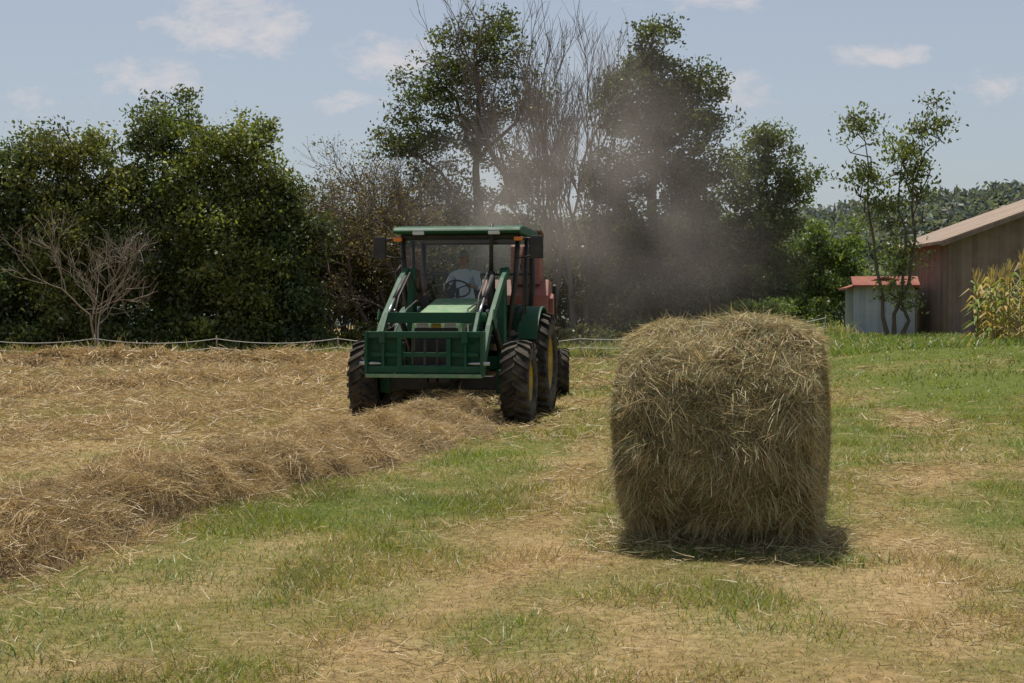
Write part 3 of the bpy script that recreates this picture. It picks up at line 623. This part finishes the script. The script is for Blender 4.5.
# ------------------------------------------------------------ trees
BARK=np.array([.13,.105,.08])
def clumps(g,c,r,nl,size,base,sd_tone=.28,flat=.7,tone=None,droop=None):
    k=len(c); nn=np.maximum(4,(nl*rng.uniform(.3,1.7,k))).astype(int); idx=np.repeat(np.arange(k),nn); n=len(idx)
    d=rng.normal(0,.55,(n,3)); d=np.clip(d,-1.15,1.15); d[:,2]*=flat
    P=c[idx]+d*r[idx][:,None]
    kt=(1+rng.normal(0,sd_tone,k)) if tone is None else tone
    col=base*np.clip(kt,.5,1.7)[idx][:,None]*(.65+.7*rng.random((n,1)))
    col=col*(1+np.array([.35,.1,-.1])*(rng.random((n,1))-.3))
    leaves(g,P,size*rng.uniform(.6,1.3,n),col,1,.5,droop)
def wob(p0,p1,k,amt):
    t=np.linspace(0,1,k)[:,None]; p=np.array(p0)*(1-t)+np.array(p1)*t
    o=rng.normal(0,amt,(k,3)); o[0]=0; o[-1]=0; return p+o
def lobed_tree(name,X,Y,h,lobes,ncl,nl,size,base,tr_r=.2,cr=(.45,.95),droop=None,bark=BARK,stems=1,surf=.42,twig=.02):
    g=Geo(); z0=float(terrain(X,Y))-.1
    base=np.array(base); w_=np.array([l[3]**2*l[4] for l in lobes])**.8; w_=w_/w_.sum()
    top=max(l[2]+l[4]*.6 for l in lobes)
    trunks=[]
    for s_ in range(stems):
        l=lobes[s_%len(lobes)]
        e=np.array([X+(l[0] if stems>1 else .6*l[0]),Y,z0+(l[2]+l[4]*.4 if stems>1 else top)]); k=10
        T_=wob([X+(s_-stems/2+.5)*.18,Y,z0],e,k,.12*h/9); trunks.append(T_)
        tube(g,T_,np.linspace(tr_r,tr_r*.12,k)*np.r_[1.35,np.ones(k-1)],bark,8)
    AC=[];AR=[]
    for l,ww in zip(lobes,w_):
        k=max(3,int(ncl*ww)); lc=np.array([X+l[0],Y+l[1],z0+l[2]])
        d=rdir(k)*(rng.random(k)**surf)[:,None]
        az=np.arctan2(d[:,0],d[:,2]); d=d*(.72+.55*fbm(az*1.5+l[0],d[:,1]*2+l[2],.6,2,77))[:,None]
        c=lc+d*np.array([l[3],l[3]*.9,l[4]]); c[:,2]=np.maximum(c[:,2],z0+.3)
        T_=min(trunks,key=lambda t:np.min(np.linalg.norm(t-lc,axis=1)))
        hd_=np.hypot(l[0],l[1]); za=np.clip(lc[2]-hd_*.9-l[4]*.6,z0+.12*h,T_[-1,2]-.5)
        a_=np.array([np.interp(za,T_[:,2],T_[:,0]),np.interp(za,T_[:,2],T_[:,1]),za])
        e=lc+np.array([l[0]*.25,0,l[4]*.7]); q=wob(a_,e,8,.13+.05*l[3]); q[1:-1,2]-=.12*hd_*np.sin(np.linspace(0,np.pi,8))[1:-1]
        rl=tr_r*.42; tube(g,q,np.linspace(rl,.02,8),bark,6)
        for ci in c:
            dd=np.linalg.norm(q-ci,axis=1)+1.2*np.maximum(0,q[:,2]-ci[2]); s0=q[int(np.argmin(dd))]
            pm=wob(s0,ci,4,.10); pm[1:-1,2]-=.05
            tube(g,pm,np.array([1.7,1.2,.8,.3])*twig,bark,3)
        AC.append(c); AR.append(rng.uniform(cr[0],cr[1],k))
    clumps(g,np.concatenate(AC),np.concatenate(AR),nl,size,base,droop=droop)
    return g.build(name,[M_bark,M_leaf])
def frac(g,p,d,L,r,lv,maxlv,tips,spread=.7,up=.12,col=BARK,nch=(3,5),shrink=.68,k=4):
    pts=[p]; dd=np.array(d,float)
    for i in range(3):
        dd=norm(dd+rng.normal(0,.15,3)+np.array([0,0,up*.5])); pts.append(pts[-1]+dd*L/3)
    rr=np.linspace(r,r*.55,4)
    tube(g,pts,rr,col,6 if lv<2 else (4 if lv<4 else 3))
    if lv==maxlv: tips.append(pts[-1]); return
    for c in range(int(rng.integers(*nch))):
        t=rng.uniform(.35,1.) if c else 1.; f=t*3; i=min(2,int(f)); q=pts[i]+(pts[i+1]-pts[i])*(f-i)
        nd=norm(dd+norm(np.cross(dd,rdir(1)[0]))*spread*rng.uniform(.6,1.3)+np.array([0,0,up]))
        frac(g,q,nd,L*shrink*rng.uniform(.75,1.15),max(.009,r*(.5 if c else .62)),lv+1,maxlv,tips,spread,up,col,nch,shrink)
    if lv>=2: tips.append(pts[-1])
def bare_tree(name,X,Y,L,r,lv,col,leaf=None,spread=.6,up=.15,nch=(3,5),d0=(0,0,1),stems=1,shrink=.7):
    g=Geo(); tips=[]; z0=float(terrain(X,Y))-.1
    for s in range(stems):
        dd=norm(np.array(d0)+rng.normal(0,.25 if stems>1 else .03,3)*np.array([1,1,.2])); frac(g,np.array([X+s*.15,Y,z0]),dd,L,r,0,lv,tips,spread,up,np.array(col),nch,shrink)
    if leaf:
        nl,size,base,frac_,cr=leaf; t=np.array(tips); t=t[rng.random(len(t))<frac_]; clumps(g,t,rng.uniform(cr*.6,cr*1.2,len(t)),nl,size,np.array(base))
    return g.build(name,[M_bark,M_leaf])
DG=(.090,.125,.040); MG=(.135,.170,.044); YG=(.140,.165,.050); BG=(.075,.112,.042)
LT=[(-21.6,54.5,8.9,2.4,MG),(-18.8,54.6,8.8,2.2,BG),(-16.4,54,9.2,2.2,YG),(-13.4,54.4,10.3,2.5,DG),(-10.6,53.6,9.5,2.2,MG),(-8.7,54.2,7.1,1.6,BG)]
for X_,Y_,h,r,b in LT:
    lob=[(rng.uniform(-.4,.4),0,h*.84,r*.72,h*.14),(-r*.5,0,h*.68,r*.68,h*.15),(r*.55,-.2,h*.64,r*.68,h*.15),(-r*.2,-.7,h*.50,r*.8,h*.14),(rng.uniform(-.4,.4),-.6,h*.33,r*.98,h*.16),(r*.4,-.8,h*.24,r*.7,h*.12),(rng.uniform(-.5,.5),-.7,h*.10,r*1.0,h*.10)]
    lobed_tree('broadleaf_tree',X_,Y_,h,lob,210,150,.090,b,.22,(.35,.85))
bare_tree('dead_tree',-14.8,50.5,1.75,.055,5,(.27,.23,.19),None,.68,.12,(3,4),stems=2,shrink=.79)
bare_tree('dry_tree',-5.2,57,3.0,.13,5,(.16,.13,.11),(10,.06,(.14,.12,.06),.5,.45),.8,.06,(3,5),stems=2,shrink=.74)
bare_tree('dry_tree',-7.2,58,2.5,.10,5,(.16,.13,.11),(16,.065,(.13,.12,.055),.55,.45),.75,.08,(3,5),stems=2,shrink=.74)
bare_tree('dry_tree',-3.4,56,2.2,.10,5,(.16,.13,.11),(12,.06,(.13,.115,.055),.5,.45),.75,.06,(3,5),stems=2,shrink=.74)
bare_tree('dry_tree',-4.6,58.5,3.4,.13,5,(.18,.15,.13),(4,.055,(.13,.115,.055),.2,.3),.66,.10,(3,5),stems=2,shrink=.74)
lobed_tree('oak_tree',-1.3,60,14.9,[(.2,0,12.9,2.1,1.8),(-1.6,0,11.0,2.1,1.6),(1.9,0,10.7,1.3,1.5),(-2.9,0,8.9,2.1,1.5),(.2,0,9.4,2.1,1.6),(1.7,0,7.7,1.7,1.4),(-1.8,0,6.8,2.2,1.3),(.8,0,5.2,2.4,1.7)],330,82,.088,(.088,.115,.042),.30,(.35,.75),surf=.5,twig=.022)
BT=(.17,.14,.125)
bare_tree('bare_tree',2.5,57.2,5.2,.17,5,BT,(5,.06,(.12,.12,.05),.12,.3),.42,.24,(4,5),shrink=.70)
bare_tree('bare_tree',1.3,58.0,5.0,.15,5,BT,None,.50,.20,(4,5),shrink=.70)
bare_tree('bare_tree',3.3,60,4.9,.13,5,BT,None,.36,.26,(4,5),shrink=.70)
lobed_tree('vine_covered_tree',5.75,58,13.8,[(.2,0,12.3,1.3,1.4),(-.9,0,10.4,1.6,1.6),(1.6,0,10.2,1.6,1.6),(.2,0,8.7,2.4,1.8),(-1.5,0,6.6,1.9,1.8),(1.5,0,6.5,1.9,1.9),(0,-.2,4.3,2.8,1.9),(0,-.4,1.8,2.9,1.5)],420,140,.088,(.078,.100,.042),.30,(.33,.75))
lobed_tree('broadleaf_tree',10.5,60,9.4,[(.1,0,8.2,1.4,1.1),(-.8,0,6.8,1.5,1.3),(1.0,0,6.4,1.5,1.3),(0,0,4.8,2.0,1.5),(0,0,2.6,2.1,1.5)],190,100,.088,(.10,.135,.052),.15,(.3,.7))
lobed_tree('broadleaf_tree',8.2,61,7.6,[(0,0,5.6,1.6,1.6),(0,0,3.4,2.1,1.8),(0,-.4,1.5,2.1,1.1)],120,110,.088,(.085,.11,.045),.17,(.35,.8))
lobed_tree('locust_tree',12.9,48,8.4,[(-1.2,0,7.0,.8,.8),(1.1,0,7.4,.85,.9),(.35,0,6.2,.9,.7),(-.9,0,5.5,.9,.7),(.95,0,5.3,.85,.7),(-.1,0,4.2,.9,.8),(.3,0,2.9,.8,.8),(.1,0,1.6,.6,.7)],125,42,.080,(.135,.175,.065),.075,(.28,.55),droop=.8,stems=3,twig=.016)
g=Geo()
def hedge(x0,x1,y,hfun,n,nl,size,base,rr=(.35,.8)):
    x=rng.uniform(x0,x1,n); h=hfun(x)*(.65+.7*fbm(x,x*0,1.1,2,61)); z=h*rng.random(n)**.75
    yy=y+rng.uniform(-.9,1.1,n)-.5*(1-z/np.maximum(h,.1)); c=np.stack([x,yy,terrain(x,yy)+z],1)
    b=np.array(base); clumps(g,c,rng.uniform(rr[0],rr[1],n),nl,size,b,.3)
    for ci in c[:n//4]: tube(g,[(ci[0]+rng.normal(0,.3),ci[1],float(terrain(ci[0],ci[1]))-.1),ci*.5+np.array([ci[0],ci[1],0])*.5+rng.normal(0,.15,3),ci],[.04,.03,.012],BARK,4,0)
hedge(-26,-8,57.5,lambda x:5.2+0*x,420,130,.11,(.065,.09,.03))
hedge(-8.5,-2.5,60,lambda x:5.2-.25*(x+8),230,100,.095,(.125,.115,.06))
hedge(-3,4,62,lambda x:4.8+0*x,230,110,.095,(.095,.105,.05))
hedge(3,11.5,61,lambda x:4.9-.1*(x-3),280,110,.095,(.085,.105,.048))
hedge(10.5,16.5,68,lambda x:4.6+0*x,190,120,.11,(.14,.20,.06))
hedge(7.5,12.5,57,lambda x:1.3+0*x,120,100,.085,(.12,.17,.05),(.25,.5))
hedge(-10,7,55,lambda x:1.0+0*x,170,90,.085,(.11,.13,.05),(.2,.45))
hedge(-26,-9,52.3,lambda x:1.0+0*x,190,90,.085,(.095,.13,.04),(.25,.5))
g.build('hedgerow',[M_bark,M_leaf])

# hills
g=Geo()
def hillz(x,y):
    r=np.exp(-((y-330)/75.)**2); r2=np.exp(-((y-230)/40.)**2)
    return r*(19+7*ss(x,20,120)+6*(fbm(x,y,70,2,71)-.5))+r2*(3+6*ss(x,60,110)+5*(fbm(x,y,40,2,72)-.5))
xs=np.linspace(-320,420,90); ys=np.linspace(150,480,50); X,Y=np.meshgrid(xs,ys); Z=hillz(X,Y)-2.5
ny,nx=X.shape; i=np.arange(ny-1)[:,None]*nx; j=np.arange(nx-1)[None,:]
g.add(np.stack([X,Y,Z],-1).reshape(-1,3),np.stack([i+j,i+j+1,i+nx+j+1,i+nx+j],-1).reshape(-1,4),np.array([.10,.13,.11]))  # hill colour lightened and blued, distance haze painted into it
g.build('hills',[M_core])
g=Geo()
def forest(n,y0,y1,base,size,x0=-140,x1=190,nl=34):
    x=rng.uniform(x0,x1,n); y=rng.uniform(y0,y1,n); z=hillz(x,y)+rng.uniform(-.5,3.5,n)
    c=np.stack([x,y,z],1); clumps(g,c,rng.uniform(1.6,3.2,n),nl,size,np.array(base),.22,.8)  # base colours carry aerial haze: canopy paled and blued with distance
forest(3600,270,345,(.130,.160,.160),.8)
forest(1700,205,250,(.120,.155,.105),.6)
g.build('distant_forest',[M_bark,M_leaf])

# ------------------------------------------------------------ barn and shed
def siding(name,c1,c2,step,ax='Y'):
    m,nt,out=newmat(name); tc=N(nt,'ShaderNodeTexCoord'); sp=N(nt,'ShaderNodeSeparateXYZ'); nt.links.new(tc.outputs['Object'],sp.inputs[0])
    ad=N(nt,'ShaderNodeMath',operation='ADD'); nt.links.new(sp.outputs['X'],ad.inputs[0]); nt.links.new(sp.outputs['Y'],ad.inputs[1])
    dv=N(nt,'ShaderNodeMath',operation='DIVIDE'); dv.inputs[1].default_value=step; nt.links.new(ad.outputs[0],dv.inputs[0])
    fr=N(nt,'ShaderNodeMath',operation='FRACT'); nt.links.new(dv.outputs[0],fr.inputs[0]); fl=N(nt,'ShaderNodeMath',operation='FLOOR'); nt.links.new(dv.outputs[0],fl.inputs[0])
    wn=N(nt,'ShaderNodeTexWhiteNoise',noise_dimensions='1D'); nt.links.new(fl.outputs[0],wn.inputs['W'])
    no=N(nt,'ShaderNodeTexNoise'); no.inputs['Scale'].default_value=2.2; no.inputs['Detail'].default_value=6; nt.links.new(tc.outputs['Object'],no.inputs['Vector'])
    av=N(nt,'ShaderNodeMath',operation='MULTIPLY_ADD'); av.inputs[1].default_value=.45; nt.links.new(wn.outputs['Value'],av.inputs[0]); nt.links.new(no.outputs['Fac'],av.inputs[2])
    cr=N(nt,'ShaderNodeValToRGB'); cr.color_ramp.elements[0].color=(*c1,1); cr.color_ramp.elements[1].color=(*c2,1); cr.color_ramp.elements[0].position=.35; nt.links.new(av.outputs[0],cr.inputs[0])
    p=N(nt,'ShaderNodeBsdfPrincipled'); p.inputs['Roughness'].default_value=.8; nt.links.new(cr.outputs[0],p.inputs['Base Color'])
    lt=N(nt,'ShaderNodeMath',operation='GREATER_THAN'); lt.inputs[1].default_value=.08; nt.links.new(fr.outputs[0],lt.inputs[0])
    b=N(nt,'ShaderNodeBump'); b.inputs['Distance'].default_value=.02; nt.links.new(lt.outputs[0],b.inputs['Height']); nt.links.new(b.outputs[0],p.inputs['Normal']); nt.links.new(p.outputs[0],out.inputs[0]); return m
M_board=siding('barn_boards',(.155,.105,.082),(.27,.19,.15),.22)
M_tin=siding('tin_roof',(.20,.14,.10),(.30,.225,.17),.6)
M_white=siding('weathered_boards',(.34,.36,.40),(.48,.50,.54),.25)
M_redroof=siding('red_roof',(.24,.06,.04),(.32,.12,.08),.4)
barn=bpy.data.objects.new('barn',None); scn.collection.objects.link(barn); bz=.68; barn.location=(17.55,57,bz); barn.rotation_euler=(0,0,math.radians(1.5))
W=13.; Hh=3.85; rise=2.35; Lb=7.
prism(barn,'walls',[(0,-.3),(0,Hh),(W/2,Hh+rise),(W,Hh),(W,-.3)],0,Lb,M_board,0,'Y')
for s in (0,1):
    sl=rise/(W/2); e=.55
    if s==0: pr=[(-e,Hh-e*sl+.03),(W/2,Hh+rise+.03),(W/2,Hh+rise+.15),(-e,Hh-e*sl+.15)]
    else: pr=[(W+e,Hh-e*sl+.03),(W/2+.003,Hh+rise+.03),(W/2+.003,Hh+rise+.15),(W+e,Hh-e*sl+.15)]
    prism(barn,'roof',pr,-.6,Lb+.5,M_tin,0,'Y')
    pr2=[(p[0],p[1]-.10 if k<2 else p[1]-.05) for k,p in enumerate(pr)]
    prism(barn,'rake_board',pr2,-.64,-.603,M_board,0,'Y')
M_dark=paint('opening_shade',(.02,.018,.016),(.03,.027,.024),.9)
box(barn,'door_shade_panel',(6.2,-.02,1.5),(3.0,.06,3.2),M_dark,0)  # near-black panel on the solid wall, doorway shade put into its colour
for x in (4.66,7.74): box(barn,'door_trim',(x,-.05,1.5),(.12,.10,3.3),M_board,.01)
box(barn,'door_lintel',(6.2,-.05,3.2),(3.2,.10,.14),M_board,.01)
box(barn,'corner_board',(-.03,-.03,1.85),(.14,.14,3.9),M_board,.01)
shed=bpy.data.objects.new('shed',None); scn.collection.objects.link(shed); shed.location=(14.15,59,.72); shed.rotation_euler=(0,0,math.radians(-6))
prism(shed,'walls',[(0,-.2),(0,1.95),(1.25,2.3),(2.5,1.95),(2.5,-.2)],0,2.6,M_white,0,'Y')
prism(shed,'roof',[(-.25,1.88),(1.25,2.34),(1.25,2.42),(-.25,1.96)],-.3,2.9,M_redroof,0,'Y'); prism(shed,'roof_far',[(2.75,1.88),(1.253,2.34),(1.253,2.42),(2.75,1.96)],-.3,2.9,M_redroof,0,'Y')
prism(shed,'porch_roof',[(-.6,1.98),(-.6,2.05),(.0,2.42),(0,2.34)],-.1,2.6,M_redroof,0,'X')
box(shed,'door',(1.7,-.02,.9),(.75,.05,1.7),M_white,.01)

# ------------------------------------------------------------ corn
g=Geo()
for k in range(200):
    x=rng.uniform(13.0,19.5); y=rng.uniform(37.5,42.5)
    if x/y<.325: continue
    z=float(terrain(x,y))-.05; h=rng.uniform(1.6,2.45)*(.8 if x/y<.34 else 1); lean=rng.normal(0,.05,2)
    top=np.array([x+lean[0]*h,y+lean[1]*h,z+h]); bp=np.array([x,y,z])
    tube(g,[bp,(bp+top)/2,top],[.020,.017,.009],np.array([.34,.30,.12]),4,0)
    nlf=11; t=np.linspace(.12,.90,nlf)[:,None]; a=np.arange(nlf)*math.pi+rng.normal(0,.4,nlf)+rng.uniform(0,6)
    P=bp*(1-t)+top*t; D=norm(np.stack([np.cos(a)*.55,np.sin(a)*.55,np.full(nlf,1.3)],1)); L_=rng.uniform(.45,.85,nlf)
    B=np.stack([np.cos(a)*.25,np.sin(a)*.25,np.full(nlf,-1.0)],1)*L_[:,None]
    dry=rng.random((nlf,1))<np.clip(.95-t*.6,.35,.95); col=np.where(dry,np.array([.44,.34,.14]),np.array([.17,.23,.055]))*(.55+.7*rng.random((nlf,1)))
    S=norm(np.stack([-np.sin(a),np.cos(a),rng.normal(0,.3,nlf)],1)); ribbons(g,P,D,L_,.085,B,col,(.8,1,.1),S,1)
    q=12; D=norm(rdir(q)*.4+[0,0,1]); ribbons(g,np.tile(top,(q,1)),D,.30,.016,rdir(q)*.06,np.tile([.48,.37,.17],(q,1)),m=1)
g.build('corn_crop',[M_bark,M_leaf])
# ------------------------------------------------------------ fence
g=Geo(); px=list(np.arange(-27,12.1,4.2)); FY=49.2
M_wire=paint('fence_wire',(.55,.55,.52),(.45,.45,.42),.6)
tops=[]
for k,x in enumerate(px):
    z=float(terrain(x,FY)); h=.80+rng.uniform(-.08,.08); lx=rng.normal(0,.04)
    tube(g,[(x,FY,z-.2),(x+lx*.5,FY,z+h*.5),(x+lx,FY,z+h),(x+lx,FY,z+h+.005)],[.025,.023,.020,.003],np.array([.3,.26,.2]),6,0); tops.append((x+lx,z))
for hh in (.72,.42):
    for (x0,z0),(x1,z1) in zip(tops[:-1],tops[1:]):
        t=np.linspace(0,1,9); sag=.16*4*t*(1-t)
        tube(g,np.stack([x0+(x1-x0)*t,np.full(9,FY-.03),z0+(z1-z0)*t+hh-sag],1),.0105,np.array([.5,.5,.47]),4,1)
g.build('wire_fence',[M_bark,M_wire])

# ------------------------------------------------------------ dust cloud (volume)
me=bpy.data.meshes.new('dust_cloud'); bm=bmesh.new(); bmesh.ops.create_cube(bm,size=1)
bmesh.ops.scale(bm,vec=(13,5.6,8.4),verts=bm.verts); bmesh.ops.translate(bm,verts=bm.verts,vec=(1.6,31.2,4.5)); bm.to_mesh(me); bm.free()
m,nt,out=newmat('dust'); tc=N(nt,'ShaderNodeTexCoord')
def Mx(op,a,b=None,clamp=False):
    n=N(nt,'ShaderNodeMath',operation=op); n.use_clamp=clamp
    for i_,v in enumerate((a,b)):
        if v is None: continue
        if isinstance(v,(int,float)): n.inputs[i_].default_value=v
        else: nt.links.new(v,n.inputs[i_])
    return n.outputs[0]
def blob(c,r,a,pw=2):
    s=N(nt,'ShaderNodeVectorMath',operation='SUBTRACT'); nt.links.new(tc.outputs['Object'],s.inputs[0]); s.inputs[1].default_value=c
    d=N(nt,'ShaderNodeVectorMath',operation='DIVIDE'); nt.links.new(s.outputs[0],d.inputs[0]); d.inputs[1].default_value=r
    l=N(nt,'ShaderNodeVectorMath',operation='LENGTH'); nt.links.new(d.outputs[0],l.inputs[0])
    q=Mx('SUBTRACT',1.0,l.outputs['Value'],True); return Mx('MULTIPLY',Mx('POWER',q,1.5),a)
D_=Mx('ADD',Mx('ADD',blob((2.5,31.2,3.8),(4.8,2.8,4.2),.70),blob((.0,30.8,4.0),(2.9,2.4,2.2),1.45)),blob((2.0,31.3,5.8),(2.8,2.4,2.9),.40))
no=N(nt,'ShaderNodeTexNoise'); no.inputs['Scale'].default_value=.6; no.inputs['Detail'].default_value=3.0; nt.links.new(tc.outputs['Object'],no.inputs['Vector'])
nn=Mx('MULTIPLY',Mx('SUBTRACT',no.outputs['Fac'],.33,True),4.0)
dens=Mx('MULTIPLY',Mx('MULTIPLY',D_,nn),.18)
pv=N(nt,'ShaderNodeVolumePrincipled'); pv.inputs['Color'].default_value=(1.0,.89,.78,1); pv.inputs['Anisotropy'].default_value=.3
nt.links.new(dens,pv.inputs['Density']); nt.links.new(pv.outputs[0],out.inputs['Volume'])
link(me,'dust_cloud',[m],None)
